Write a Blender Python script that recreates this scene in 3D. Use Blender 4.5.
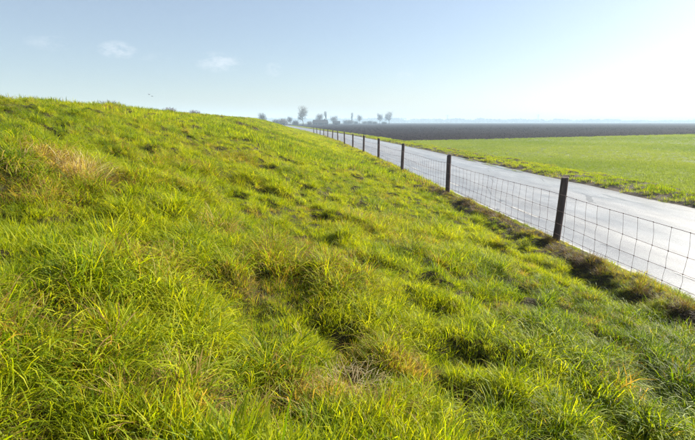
import bpy, bmesh, math, random
import numpy as np
from mathutils import Vector, Matrix

for o in list(bpy.data.objects): bpy.data.objects.remove(o)
scene = bpy.context.scene
COL = scene.collection
R = math.radians

# ------------------------------------------------------------------ camera
CAMZ = 2.30
PITCH, YAW = 11.951, 6.091
cam_d = bpy.data.cameras.new('camera'); cam = bpy.data.objects.new('camera', cam_d); COL.objects.link(cam)
cam.location = (0, 0, CAMZ)
cam.rotation_euler = (R(90 - PITCH), 0, R(-YAW))
cam_d.sensor_width = 36.0; cam_d.lens = 463 / 695 * 36.0
cam_d.clip_start = 0.05; cam_d.clip_end = 20000
scene.camera = cam

# ------------------------------------------------------------------ light
SUN_AZ, SUN_EL = 65.0, 28.0          # azimuth to the right of the road direction (+Y)
sd = bpy.data.lights.new('sun', 'SUN'); sun = bpy.data.objects.new('sun', sd); COL.objects.link(sun)
sd.energy = 5.0; sd.angle = R(0.53); sd.color = (1.0, 0.93, 0.80)
sv = Vector((math.sin(R(SUN_AZ)) * math.cos(R(SUN_EL)), math.cos(R(SUN_AZ)) * math.cos(R(SUN_EL)), math.sin(R(SUN_EL))))
sun.rotation_euler = sv.to_track_quat('Z', 'Y').to_euler()

world = bpy.data.worlds.new('World'); scene.world = world; world.use_nodes = True
wt = world.node_tree; wt.nodes.clear()
def N(tree, typ, **kw):
    n = tree.nodes.new(typ)
    for k, v in kw.items(): setattr(n, k, v)
    return n
def L(tree, a, b): tree.links.new(a, b)
def math_node(tree, op, a, b=None, clamp=False):
    n = N(tree, 'ShaderNodeMath', operation=op, use_clamp=clamp)
    for i, v in enumerate((a, b)):
        if v is None: continue
        if isinstance(v, (int, float)): n.inputs[i].default_value = v
        else: L(tree, v, n.inputs[i])
    return n.outputs[0]
sky = N(wt, 'ShaderNodeTexSky', sky_type='NISHITA', sun_disc=False, sun_elevation=R(SUN_EL), sun_rotation=R(SUN_AZ))
sky.altitude = 0; sky.air_density = 1.0; sky.dust_density = 0.9; sky.ozone_density = 1.4
bg = N(wt, 'ShaderNodeBackground'); bg.inputs['Strength'].default_value = 0.052
wo = N(wt, 'ShaderNodeOutputWorld')
# a few faint fair-weather clouds, placed by compass direction and elevation
tc = N(wt, 'ShaderNodeTexCoord')
noise = N(wt, 'ShaderNodeTexNoise'); noise.inputs['Scale'].default_value = 34; noise.inputs['Detail'].default_value = 6; noise.inputs['Roughness'].default_value = .6
mp = N(wt, 'ShaderNodeMapping'); mp.inputs['Scale'].default_value = (1, 1, 2.0)
L(wt, tc.outputs['Generated'], mp.inputs[0]); L(wt, mp.outputs[0], noise.inputs['Vector'])
total = None
CLOUDS = [(-19.1, 7.45, 2.1, 1.0, .62), (-25.2, 7.7, 2.4, .85, .28), (-8.8, 6.65, 2.9, 1.25, .62), (-2.65, 5.95, 1.1, .9, .45), (12.9, 5.3, 1.3, .6, .3), (-15.5, 6.9, 2.4, .6, .14)]
for az, el, w, h, s in CLOUDS:
    az, el = R(az), R(el)
    r = (math.cos(az), -math.sin(az), 0); u = (-math.sin(az) * math.sin(el), -math.cos(az) * math.sin(el), math.cos(el)); f = (math.sin(az) * math.cos(el), math.cos(az) * math.cos(el), math.sin(el))
    def dot(v):
        n = N(wt, 'ShaderNodeVectorMath', operation='DOT_PRODUCT'); L(wt, tc.outputs['Generated'], n.inputs[0]); n.inputs[1].default_value = v
        return n.outputs['Value']
    a = math_node(wt, 'MULTIPLY', dot(r), 1 / math.radians(w)); b = math_node(wt, 'MULTIPLY', dot(u), 1 / math.radians(h))
    e = math_node(wt, 'ADD', math_node(wt, 'MULTIPLY', a, a), math_node(wt, 'MULTIPLY', b, b))
    m = math_node(wt, 'SUBTRACT', 1.0, e, True)
    m = math_node(wt, 'MULTIPLY', m, math_node(wt, 'GREATER_THAN', dot(f), 0))
    nn = math_node(wt, 'MULTIPLY', math_node(wt, 'SUBTRACT', noise.outputs['Fac'], .40), 4.5, True)
    m = math_node(wt, 'MULTIPLY', math_node(wt, 'MULTIPLY', m, nn), s)
    total = m if total is None else math_node(wt, 'ADD', total, m, True)
mix = N(wt, 'ShaderNodeMixRGB'); L(wt, total, mix.inputs[0]); L(wt, sky.outputs[0], mix.inputs[1]); mix.inputs[2].default_value = (7.6, 7.7, 7.8, 1)
# thin even high haze that pales the blue everywhere
veil = N(wt, 'ShaderNodeMixRGB'); veil.inputs[0].default_value = .19; L(wt, mix.outputs[0], veil.inputs[1]); veil.inputs[2].default_value = (9.6, 9.8, 10.0, 1)
wb = N(wt, 'ShaderNodeMixRGB', blend_type='MULTIPLY'); wb.inputs[0].default_value = 1; L(wt, veil.outputs[0], wb.inputs[1]); wb.inputs[2].default_value = (.715, .76, .815, 1)
L(wt, wb.outputs[0], bg.inputs['Color']); L(wt, bg.outputs[0], wo.inputs['Surface'])

scene.view_settings.view_transform = 'Standard'; scene.view_settings.look = 'None'
scene.view_settings.gamma = 1.0; scene.view_settings.use_curve_mapping = False
scene.view_settings.exposure = 1.58
scene.cycles.adaptive_threshold = 0.02; scene.cycles.use_denoising = True; scene.cycles.denoising_prefilter = 'NONE'; scene.cycles.max_bounces = 4; scene.cycles.diffuse_bounces = 1; scene.cycles.glossy_bounces = 2; scene.cycles.transmission_bounces = 3; scene.cycles.transparent_max_bounces = 4; scene.cycles.volume_bounces = 1

#TERRAIN-BEGIN
# ------------------------------------------------------------------ terrain
def hash2(i, j, seed):
    h = (i.astype(np.int64) * 374761393 + j.astype(np.int64) * 668265263 + seed * 2147483647) & 0xFFFFFFFF
    h = ((h ^ (h >> 13)) * 1274126177) & 0xFFFFFFFF
    return ((h ^ (h >> 16)) & 0xFFFF) / 65535.0
def vnoise(x, y, seed=0):
    i = np.floor(x); j = np.floor(y); fx = x - i; fy = y - j
    fx = fx * fx * fx * (fx * (fx * 6 - 15) + 10); fy = fy * fy * fy * (fy * (fy * 6 - 15) + 10)
    a = hash2(i, j, seed); b = hash2(i + 1, j, seed); c = hash2(i, j + 1, seed); d = hash2(i + 1, j + 1, seed)
    return (a * (1 - fx) + b * fx) * (1 - fy) + (c * (1 - fx) + d * fx) * fy
def fbm(x, y, seed=0, octv=3):
    s = 0; a = 1; t = 0
    for k in range(octv):
        s = s + a * vnoise(x * 2 ** k + 17.3 * k, y * 2 ** k + 9.1 * k, seed + k); t += a; a *= .5
    return s / t
def shift(y):
    """sideways bend of the dike, fence and road: straight, then gently to the left"""
    y = np.asarray(y, float)
    q = np.clip(y - 30, 0, 70)
    return -0.00045 * q * q - 0.066 * np.clip(y - 100, 0, None)
PX = np.array([-30, -24, -14, -10, -8, -6.6, -5.6, -4.4, -2.0, 0.0, 1.1, 2.2, 3.4, 4.0, 4.4, 4.7, 4.95, 5.35])
PZ = np.array([-.15, -.12, 2.3, 2.66, 2.71, 2.67, 2.57, 2.36, 1.69, 1.06, .74, .50, .27, .13, .13, .12, .05, -.04])
_d = np.linspace(-30, 5.35, 1400); _z = np.interp(_d, PX, PZ)
_k = np.exp(-np.linspace(-2, 2, 25) ** 2); _k /= _k.sum()
_z = np.convolve(np.pad(_z, 12, mode='edge'), _k, mode='valid')
def zdike(x, y):
    """height of the dike at sideways position x (before the bend) and distance y"""
    z = np.interp(x, _d, _z)
    fade = np.clip((4.9 - x) / .6, 0, 1)
    up = np.clip((3.0 - x) / 3, 0.25, 1)
    n1 = fbm(x * .55 + 3, y * .40, 1, 2) - .5
    n2 = fbm(x * 1.5, y * 1.2 + 5, 5, 2) - .5
    n3 = fbm(x * 3.6 + 8, y * 3.0, 9, 2) - .5
    ridge = np.exp(-((x - 4.45) / .28) ** 2) * (fbm(x * 1.2, y * 1.5, 21, 2) - .3) * .26
    gully = -np.exp(-((x - 3.75 - .25 * (vnoise(y * .35, y * 0 + 3., 33) - .5)) / .3) ** 2) * .07
    crest = np.exp(-((x + 7) / 4) ** 2) * (vnoise(y * .09 + 2.2, y * 0 + .5, 41) - .5) * .16
    return z + fade * (up * n1 * .30 + (.45 + .55 * up) * n2 * .24 + n3 * .21) + ridge + gully + crest
def zverge(x, y):
    """rough verge between the far road edge (x = 10.6) and the wheat"""
    t = np.clip((x - 10.45) / .7, 0, 1)
    return -.05 + t * (.11 + .32 * (fbm(x * 1.6, y * 1.1, 61, 3) - .45)) - .10 * np.clip((x - 11.7) / 1.6, 0, 1)
#TERRAIN-END

def mesh_obj(name, verts, faces, mat=None, parent=None, smooth=False):
    me = bpy.data.meshes.new(name)
    me.from_pydata([tuple(float(c_) for c_ in v) for v in verts], [], [tuple(int(i_) for i_ in f) for f in faces]); me.update()
    if mat: me.materials.append(mat)
    if smooth: me.polygons.foreach_set('use_smooth', [True] * len(me.polygons))
    o = bpy.data.objects.new(name, me); COL.objects.link(o)
    if parent: o.parent = parent
    return o
def fast_mesh(name, V, Fq=None, Ft=None, mats=(), smooth=False):
    """numpy arrays straight to a mesh: quads Fq (n,4), triangles Ft (m,3)"""
    me = bpy.data.meshes.new(name)
    nq = 0 if Fq is None else len(Fq); nt = 0 if Ft is None else len(Ft)
    me.vertices.add(len(V)); me.vertices.foreach_set('co', np.asarray(V, np.float32).ravel())
    me.loops.add(nq * 4 + nt * 3)
    li = []
    if nq: li.append(np.asarray(Fq).ravel())
    if nt: li.append(np.asarray(Ft).ravel())
    me.loops.foreach_set('vertex_index', np.concatenate(li).astype(np.int32))
    me.polygons.add(nq + nt)
    st = np.concatenate([np.arange(nq) * 4, nq * 4 + np.arange(nt) * 3]).astype(np.int32)
    me.polygons.foreach_set('loop_start', st)
    if smooth: me.polygons.foreach_set('use_smooth', np.ones(nq + nt, bool))
    me.update(calc_edges=True); me.validate()
    for m in mats: me.materials.append(m)
    return me
def link(name, me, parent=None, **props):
    o = bpy.data.objects.new(name, me); COL.objects.link(o)
    if parent: o.parent = parent
    for k, v in props.items(): o[k] = v
    return o
def empty(name, loc, rz=0, **props):
    o = bpy.data.objects.new(name, None); COL.objects.link(o); o.location = loc; o.rotation_euler = (0, 0, rz)
    o.empty_display_size = .1
    for k, v in props.items(): o[k] = v
    return o
def grid_quads(nr, nc):
    i = np.arange(nr - 1)[:, None] * nc + np.arange(nc - 1)[None, :]
    return np.stack([i, i + 1, i + nc + 1, i + nc], -1).reshape(-1, 4)
def grid_mesh(name, xs, ys, zf, mat, bend=True):
    X, Y = np.meshgrid(xs, ys); Z = zf(X, Y)
    V = np.stack([X + (shift(Y) if bend else 0), Y, Z], -1).reshape(-1, 3)
    return fast_mesh(name, V, grid_quads(len(ys), len(xs)), None, [mat], True)

# ------------------------------------------------------------------ materials
def mat_new(name):
    m = bpy.data.materials.new(name); m.use_nodes = True; t = m.node_tree
    b = t.nodes['Principled BSDF']; return m, t, b
def ramp(t, fac, stops):
    n = N(t, 'ShaderNodeValToRGB'); els = n.color_ramp.elements
    while len(els) < len(stops): els.new(.5)
    for e, (p, c) in zip(els, stops): e.position = p; e.color = (*c, 1)
    L(t, fac, n.inputs[0]); return n.outputs[0]
def nz(t, scale, detail=4, rough=.55, vec=None, stretch=None):
    n = N(t, 'ShaderNodeTexNoise'); n.inputs['Scale'].default_value = scale; n.inputs['Detail'].default_value = detail; n.inputs['Roughness'].default_value = rough
    if vec is None: vec = N(t, 'ShaderNodeTexCoord').outputs['Object']
    if stretch:
        m = N(t, 'ShaderNodeMapping'); m.inputs['Scale'].default_value = stretch; L(t, vec, m.inputs[0]); vec = m.outputs[0]
    L(t, vec, n.inputs['Vector']); return n.outputs['Fac']
def bump(t, b, h, strength, dist):
    n = N(t, 'ShaderNodeBump'); n.inputs['Strength'].default_value = strength; n.inputs['Distance'].default_value = dist
    L(t, h, n.inputs['Height']); L(t, n.outputs[0], b.inputs['Normal'])

def make_plain(name, stops, scale, rough=.9, bmp=(0.6, .03), detail=6, spec=.2, stretch=None):
    m, t, b = mat_new(name); f = nz(t, scale, detail, .62, None, stretch)
    L(t, ramp(t, f, stops), b.inputs['Base Color']); b.inputs['Roughness'].default_value = rough
    b.inputs['Specular IOR Level'].default_value = spec
    if bmp: bump(t, b, f, *bmp)
    return m
M_thatch = make_plain('thatch', [(.3, (.012, .009, .004)), (.5, (.028, .023, .006)), (.62, (.055, .045, .010)), (.78, (.13, .09, .03))], 34, .95, (.9, .03))
M_dirt = make_plain('damp_soil', [(.3, (.035, .024, .017)), (.55, (.060, .045, .026)), (.75, (.10, .075, .045))], 6, .95, (.8, .05))
M_far = make_plain('farmland', [(.35, (.07, .085, .03)), (.5, (.085, .10, .035)), (.65, (.075, .065, .045))], .006, 1.0, None)
M_wheat_ground = make_plain('wheat_ground', [(.3, (.060, .085, .014)), (.55, (.085, .12, .018)), (.75, (.11, .13, .025))], 3.5, .95, (.7, .05))
M_wood = make_plain('dark_timber', [(.3, (.032, .020, .019)), (.55, (.085, .055, .050)), (.8, (.20, .15, .125))], 14, .75, (.6, .01), 8, .3, (1, 1, .12))
M_bark = make_plain('bark', [(.3, (.045, .038, .032)), (.7, (.10, .085, .07))], 6, .9, None)
M_twig = make_plain('twig', [(.3, (.085, .068, .055)), (.7, (.15, .12, .095))], 2, .9, None)
M_redtwig = make_plain('reddish_twig', [(.3, (.20, .13, .13)), (.7, (.32, .23, .22))], 2, .9, None)
M_wire = make_plain('rusting_wire', [(.4, (.085, .040, .036)), (.6, (.16, .080, .070))], 30, .55, None, 4, .4)
M_paint = make_plain('road_paint', [(.42, (.24, .24, .24)), (.55, (.42, .42, .41)), (.75, (.70, .70, .68))], 26, .6, None)
M_edging = make_plain('pale_concrete', [(.35, (.26, .26, .26)), (.6, (.42, .42, .41))], 8, .7, (.4, .01))
M_brick = make_plain('brick_wall', [(.35, (.10, .055, .045)), (.65, (.16, .085, .07))], 3, .9, None)
M_render = make_plain('pale_render', [(.35, (.45, .44, .42)), (.65, (.55, .54, .50))], 1, .9, None)
M_roof = make_plain('roof_tiles', [(.35, (.025, .022, .026)), (.65, (.05, .043, .045))], 2, .95, None)
M_glass = make_plain('window_glass', [(.4, (.02, .025, .03)), (.6, (.04, .045, .05))], 1, .15, None)
M_steel = make_plain('pylon_steel', [(.4, (.16, .17, .18)), (.6, (.24, .25, .26))], .5, .6, None)
M_bird = make_plain('dark_feathers', [(.4, (.012, .012, .014)), (.6, (.03, .03, .034))], 30, .7, None)
M_hedge = make_plain('distant_foliage', [(.35, (.04, .05, .03)), (.65, (.085, .085, .055))], .4, .95, None)

# ploughed clay
M_soil, t, b = mat_new('ploughed_clay')
f1 = nz(t, 1.3, 8, .7); f2 = nz(t, .05, 3, .5)
fur = N(t, 'ShaderNodeTexWave', wave_type='BANDS', bands_direction='X'); fur.inputs['Scale'].default_value = .9; fur.inputs['Distortion'].default_value = 1.2; fur.inputs['Detail'].default_value = 2
tcs = N(t, 'ShaderNodeTexCoord'); mps = N(t, 'ShaderNodeMapping'); mps.inputs['Rotation'].default_value = (0, 0, R(8)); L(t, tcs.outputs['Object'], mps.inputs[0]); L(t, mps.outputs[0], fur.inputs['Vector'])
c1 = ramp(t, f1, [(.3, (.010, .007, .009)), (.5, (.018, .013, .016)), (.72, (.036, .027, .031))])
c2 = ramp(t, f2, [(.3, (.8, .8, .85)), (.7, (1.15, 1.1, 1.1))])
mx = N(t, 'ShaderNodeMixRGB', blend_type='MULTIPLY'); mx.inputs[0].default_value = 1; L(t, c1, mx.inputs[1]); L(t, c2, mx.inputs[2])
L(t, mx.outputs[0], b.inputs['Base Color']); b.inputs['Roughness'].default_value = 1.0; b.inputs['Specular IOR Level'].default_value = .03
hh = math_node(t, 'ADD', f1, math_node(t, 'MULTIPLY', fur.outputs['Fac'], .5)); bump(t, b, hh, .9, .14)

# worn damp asphalt
M_road, t, b = mat_new('worn_asphalt')
fine = nz(t, 70, 5, .8); mid = nz(t, 2.2, 5, .6, None, (1, .25, 1)); big = nz(t, .5, 3, .5, None, (1.6, .12, 1))
sp = ramp(t, fine, [(.34, (.095, .097, .105)), (.5, (.22, .222, .232)), (.66, (.42, .422, .432))])
ml = ramp(t, mid, [(.3, (.66, .66, .68)), (.5, (1, 1, 1)), (.7, (1.25, 1.24, 1.22))])
mx = N(t, 'ShaderNodeMixRGB', blend_type='MULTIPLY'); mx.inputs[0].default_value = 1; L(t, sp, mx.inputs[1]); L(t, ml, mx.inputs[2])
sep = N(t, 'ShaderNodeSeparateXYZ'); L(t, N(t, 'ShaderNodeTexCoord').outputs['Object'], sep.inputs[0])
wob = math_node(t, 'ADD', sep.outputs['X'], math_node(t, 'MULTIPLY', nz(t, .9, 4, .6), 1.0))
trk = N(t, 'ShaderNodeValToRGB'); trk.color_ramp.interpolation = 'EASE'
els = trk.color_ramp.elements
while len(els) < 7: els.new(.5)
for e_, (p_, v_) in zip(els, [(0, .62), (.07, .95), (.25, .80), (.42, 1.06), (.62, .82), (.82, 1.04), (1.0, .60)]): e_.position = p_; e_.color = (v_, v_ * .985, v_ * .96, 1)
L(t, math_node(t, 'MULTIPLY', math_node(t, 'SUBTRACT', wob, 5.55), 1 / 5.6, True), trk.inputs[0])
wear = N(t, 'ShaderNodeMixRGB', blend_type='MULTIPLY'); wear.inputs[0].default_value = .8; L(t, mx.outputs[0], wear.inputs[1]); L(t, trk.outputs[0], wear.inputs[2])
vor = N(t, 'ShaderNodeTexVoronoi', feature='DISTANCE_TO_EDGE'); vor.inputs['Scale'].default_value = .55
vm = N(t, 'ShaderNodeMapping'); vm.inputs['Scale'].default_value = (1.3, .55, 1); vn = N(t, 'ShaderNodeMixRGB'); vn.inputs[0].default_value = .12
vtc = N(t, 'ShaderNodeTexCoord'); vno = N(t, 'ShaderNodeTexNoise'); vno.inputs['Scale'].default_value = 1.5; vno.inputs['Detail'].default_value = 5
L(t, vtc.outputs['Object'], vn.inputs[1]); L(t, vtc.outputs['Object'], vno.inputs['Vector']); L(t, vno.outputs['Color'], vn.inputs[2]); L(t, vn.outputs[0], vm.inputs[0]); L(t, vm.outputs[0], vor.inputs['Vector'])
crk = math_node(t, 'MULTIPLY', math_node(t, 'LESS_THAN', vor.outputs['Distance'], .010), math_node(t, 'GREATER_THAN', nz(t, .35, 2), .55))
cm = N(t, 'ShaderNodeMixRGB'); L(t, math_node(t, 'MULTIPLY', crk, .7), cm.inputs[0]); L(t, wear.outputs[0], cm.inputs[1]); cm.inputs[2].default_value = (.05, .05, .052, 1)
L(t, cm.outputs[0], b.inputs['Base Color'])
rr = N(t, 'ShaderNodeMapRange'); rr.inputs['From Min'].default_value = .3; rr.inputs['From Max'].default_value = .7; rr.inputs['To Min'].default_value = .27; rr.inputs['To Max'].default_value = .46
L(t, big, rr.inputs[0]); L(t, rr.outputs[0], b.inputs['Roughness']); b.inputs['Specular IOR Level'].default_value = .9
bump(t, b, fine, .7, .006)

M_puddle, t, b = mat_new('rain_water')
b.inputs['Base Color'].default_value = (.03, .03, .032, 1); b.inputs['Roughness'].default_value = .04; b.inputs['IOR'].default_value = 1.33
bump(t, b, nz(t, 6, 2), .03, .01)

def grass_material(name, instanced, green, dry, transl=.50):
    """blades: 'br' random per blade, 'tt' root-to-tip; 'dry' and 'hue' per tuft"""
    m, t, b = mat_new(name)
    def att(n, typ='GEOMETRY'):
        a = N(t, 'ShaderNodeAttribute', attribute_type=typ); a.attribute_name = n; return a.outputs['Fac']
    br = att('br'); tt = att('tt')
    dr = att('dry', 'INSTANCER' if instanced else 'GEOMETRY'); hu = att('hue', 'INSTANCER' if instanced else 'GEOMETRY')
    hsum = math_node(t, 'ADD', math_node(t, 'MULTIPLY', br, .55), math_node(t, 'MULTIPLY', hu, .45))
    g = ramp(t, hsum, green)
    w = math_node(t, 'FRACT', math_node(t, 'MULTIPLY', br, 7.31))
    d = ramp(t, w, dry)
    root = math_node(t, 'MULTIPLY', math_node(t, 'SUBTRACT', .22, tt, True), 2.2)
    fac = math_node(t, 'MULTIPLY', math_node(t, 'SUBTRACT', math_node(t, 'MULTIPLY', dr, 1.15), w), 7, True)
    fac = math_node(t, 'MAXIMUM', fac, root)
    mx = N(t, 'ShaderNodeMixRGB'); L(t, fac, mx.inputs[0]); L(t, g, mx.inputs[1]); L(t, d, mx.inputs[2])
    L(t, mx.outputs[0], b.inputs['Base Color']); b.inputs['Roughness'].default_value = .58; b.inputs['Specular IOR Level'].default_value = .2
    tr = N(t, 'ShaderNodeBsdfTranslucent')
    tcol = N(t, 'ShaderNodeMixRGB', blend_type='MULTIPLY'); tcol.inputs[0].default_value = 1; L(t, mx.outputs[0], tcol.inputs[1]); tcol.inputs[2].default_value = (1.75, 1.65, .5, 1)
    L(t, tcol.outputs[0], tr.inputs[0])
    ms = N(t, 'ShaderNodeMixShader'); ms.inputs[0].default_value = transl
    L(t, b.outputs[0], ms.inputs[1]); L(t, tr.outputs[0], ms.inputs[2]); L(t, ms.outputs[0], t.nodes['Material Output'].inputs['Surface'])
    return m
GREEN = [(.0, (.020, .050, .003)), (.3, (.088, .150, .003)), (.6, (.235, .290, .004)), (1.0, (.40, .395, .010))]
DRY = [(.0, (.17, .105, .032)), (.25, (.33, .225, .065)), (.6, (.42, .33, .13)), (1.0, (.56, .50, .34))]
M_grass = grass_material('meadow_grass', True, GREEN, DRY)
M_tussock = grass_material('tussock_grass', False, GREEN, DRY)
M_dead = grass_material('dead_grass', False, GREEN, [(.0, (.050, .026, .016)), (.35, (.10, .060, .034)), (.7, (.17, .115, .065)), (1.0, (.27, .21, .13))], .35)
M_straw = grass_material('bleached_straw', False, GREEN, [(.0, (.24, .15, .065)), (.35, (.36, .27, .13)), (.7, (.46, .39, .23)), (1.0, (.60, .56, .42))], .40)
M_wheat = grass_material('winter_wheat', True, [(.0, (.085, .14, .032)), (.5, (.155, .215, .052)), (1.0, (.225, .265, .08))], DRY, .40)

# ------------------------------------------------------------------ the setting
def frange(a, b, s): return np.arange(a, b, s)
xs = np.concatenate([frange(-30, -11, 1.0), frange(-11, -7, .2), frange(-7, 5.36, .075)])
ys = np.concatenate([frange(-6, 0, .2), frange(0, 14, .07), frange(14, 30, .16), frange(30, 70, .4), frange(70, 140, 1.5), frange(140, 900, 12)])
link('dike', grid_mesh('dike', xs, ys, zdike, M_thatch), kind='structure')
# road with slight camber
ysr = np.concatenate([frange(-8, 60, 1.0), frange(60, 900, 5.0)])
xr = np.linspace(5.15, 10.72, 15)
def edge_wob(X, Y): return X + np.where(X < 5.2, .05 * (vnoise(Y * 1.7, Y * 0, 71) - .5), 0)
road = link('road', grid_mesh('road', xr, ysr, lambda X, Y: .03 * (1 - ((X - 7.9) / 2.7) ** 2) - .0, M_road), kind='structure')
# dashed edge lines, each dash a worn strip of paint
for xl, name in ((5.82, 'edge_line_dash'),):
    for k in range(9):
        y0 = 4.85 + 5.72 * k + (0 if xl < 7 else 2.4); y1 = y0 + 1.45
        yy = np.linspace(y0, y1, 6)
        me = grid_mesh(name, np.array([xl - .05, xl + .05]), yy, lambda X, Y: .03 * (1 - ((X - 7.9) / 2.7) ** 2) + .004, M_paint)
        link(name, me, road)
# flush concrete edging along the near side, half overgrown
link('road_edging', grid_mesh('road_edging', np.array([5.08, 5.20]), ysr, lambda X, Y: .010 + 0 * X, M_edging), kind='structure')
# far verge
xv = frange(10.4, 13.6, .12); yv = np.concatenate([frange(2, 40, .15), frange(40, 100, .6), frange(100, 700, 8)])
link('verge', grid_mesh('verge', xv, yv, zverge, M_dirt), kind='structure')
# wheat field: bounded by the verge, and by the ploughed land along y = 53.2 + .405 x
def quad_sheet(name, pts, z, mat, nu=40, nv=40):
    p = np.array(pts, float); u = np.linspace(0, 1, nu)[:, None, None]; v = np.linspace(0, 1, nv)[None, :, None]
    P = (p[0] * (1 - v) + p[1] * v) * (1 - u) + (p[3] * (1 - v) + p[2] * v) * u
    Z = np.full(P.shape[:2] + (1,), z) if not callable(z) else z(P[..., 0], P[..., 1])[..., None]
    V = np.concatenate([P, Z], -1).reshape(-1, 3)
    return fast_mesh(name, V, grid_quads(nu, nv), None, [mat], True)
WZ, PZD = -.085, -.10
link('wheat_field', quad_sheet('wheat_field', [(12.9, 0), (260, 0), (260, 158.5), (12.6, 58.3)], lambda X, Y: WZ + .05 * (fbm(X * .3, Y * .3, 81, 2) - .5), M_wheat_ground, 160, 200), kind='structure')
# ploughed field beyond, its left side following the road verge
yp = np.concatenate([np.linspace(0, 1, 180) ** 2.0])
rows = []
SX = np.concatenate([np.linspace(0, .25, 120) ** 1.0, np.linspace(.26, 1, 80)])
xl = lambda yy: 12.7 + shift(yy)
PV = np.zeros((180, 200, 3))
for i, tq in enumerate(yp):
    for_x = SX
    ya = 58.2 + tq * 500; yb = 380 + tq * 260
    xa = 12.7 + float(shift(ya)); xb = 820
    x_ = xa + (xb - xa) * for_x; y_ = ya + (53.2 + .405 * xb - 58.2) * for_x * (1 - tq) + (460 * np.minimum(for_x * 4, 1)) * tq
    PV[i, :, 0] = x_; PV[i, :, 1] = y_
PV[..., 2] = PZD + .09 * (fbm(PV[..., 0] * .8, PV[..., 1] * .8, 91, 2) - .5)
link('ploughed_field', fast_mesh('ploughed_field', PV.reshape(-1, 3), grid_quads(180, 200), None, [M_soil], True), kind='structure')
# ground out to the horizon
a = np.linspace(0, 2 * math.pi, 97)[:-1]; V = [(0, 0, -.30)]; F = []
rad = [60, 200, 700, 2500, 6500]
for r_ in rad: V += [(r_ * math.cos(q), r_ * math.sin(q), -.30) for q in a]
Ft = [(0, 1 + k, 1 + (k + 1) % 96) for k in range(96)]; Fq = []
for j in range(len(rad) - 1):
    for k in range(96):
        Fq.append((1 + j * 96 + k, 1 + (j + 1) * 96 + k, 1 + (j + 1) * 96 + (k + 1) % 96, 1 + j * 96 + (k + 1) % 96))
link('ground', fast_mesh('ground', np.array(V), np.array(Fq), np.array(Ft), [M_far]), kind='structure')
# puddles in the rut at the far road edge
def puddle(pts_y, w, x0):
    yy = np.linspace(*pts_y, 14); n = len(yy); V = []
    for k, q in enumerate(yy):
        e = max(0.0, math.sin(math.pi * k / (n - 1))) ** .5 * w * (.7 + .6 * float(vnoise(np.array(q * 1.9), np.array(3.), 5))); c = x0 + .10 * (float(vnoise(np.array(q * .8), np.array(7.), 6)) - .5)
        V += [(c - e / 2, q, .018), (c + e / 2, q, .018)]
    return mesh_obj('puddle', V, [(2 * k, 2 * k + 1, 2 * k + 3, 2 * k + 2) for k in range(n - 1)], M_puddle)
for yy, w, x0 in (((20.2, 25.4), .34, 10.32), ((26.3, 29.5), .26, 10.38)):
    o = puddle(yy, w, x0); o['kind'] = 'structure'

# ------------------------------------------------------------------ grass
def blades(rng, n, rad, length, width, lean, curl, segs=3, flop=0.0, center_bias=.7):
    """n curved tapering blades rooted in a disc; returns verts, quads, tris, br, tt"""
    a = rng.uniform(0, 2 * np.pi, n); r = rad * rng.uniform(0, 1, n) ** center_bias
    root = np.stack([r * np.cos(a), r * np.sin(a), np.full(n, -.012)], -1)
    ln = rng.uniform(*length, n); wd = rng.uniform(*width, n)
    az = a + rng.normal(0, 1.0, n); el0 = np.clip(np.abs(rng.normal(0, lean, n)) + .25 * r / max(rad, 1e-6) + flop, 0, 1.6)
    cv = rng.uniform(*curl, n)
    side = np.stack([-np.sin(az), np.cos(az), np.zeros(n)], -1); tw = rng.normal(0, .5, n)
    V = np.zeros((n, segs * 2 + 1, 3)); T = np.zeros((n, segs * 2 + 1)); pos = root.copy(); th = el0.copy(); azz = az.copy()
    sx = np.stack([-np.sin(az + tw), np.cos(az + tw), np.zeros(n)], -1)
    for s in range(segs + 1):
        tpar = s / segs
        w_ = wd * (1 - .15 * tpar) * (1 if s else .7)
        if s == 2 and segs > 2: w_ = wd * .72
        if s < segs:
            V[:, 2 * s] = pos - sx * w_[:, None] / 2; V[:, 2 * s + 1] = pos + sx * w_[:, None] / 2; T[:, 2 * s:2 * s + 2] = tpar
        else:
            V[:, 2 * s] = pos; T[:, 2 * s] = 1
        if s < segs:
            step = ln / segs; d = np.stack([np.sin(th) * np.cos(azz), np.sin(th) * np.sin(azz), np.cos(th)], -1)
            pos = pos + d * step[:, None]; th = np.clip(th + cv / segs * (1 + tpar), 0, 2.3); azz = azz + rng.normal(0, .12, n)
    base = np.arange(n)[:, None] * (segs * 2 + 1)
    Q = np.concatenate([base + np.array([[2 * s, 2 * s + 1, 2 * s + 3, 2 * s + 2]]) for s in range(segs - 1)], 0) if segs > 1 else None
    Tt = base + np.array([[2 * segs - 2, 2 * segs - 1, 2 * segs]])
    br = np.repeat(rng.uniform(0, 1, n), segs * 2 + 1)
    return V.reshape(-1, 3), Q, Tt, br, T.ravel()
def join_blades(parts):
    V, Q, T, B, S = [], [], [], [], []; off = 0
    for v, q, t_, b_, s_ in parts:
        V.append(v); T.append(t_ + off); B.append(b_); S.append(s_)
        if q is not None: Q.append(q + off)
        off += len(v)
    return np.concatenate(V), (np.concatenate(Q) if Q else None), np.concatenate(T), np.concatenate(B), np.concatenate(S)
def blade_mesh(name, data, mat, extra=None):
    v, q, t_, br, tt = data
    me = fast_mesh(name, v, q, t_, [mat], True)
    for nm, arr in (('br', br), ('tt', tt)) + tuple((extra or {}).items()):
        at = me.attributes.new(nm, 'FLOAT', 'POINT'); at.data.foreach_set('value', np.asarray(arr, np.float32))
    return me
rng = np.random.default_rng(7)
def library(name, mat, recipes):
    c = bpy.data.collections.new(name)          # not linked to the scene: only the source of the tufts
    for k, parts in enumerate(recipes):
        me = blade_mesh('%s_%02d' % (name, k), join_blades([blades(rng, **p) for p in parts]), mat)
        c.objects.link(bpy.data.objects.new('%s_%02d' % (name, k), me))
    return c
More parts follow.
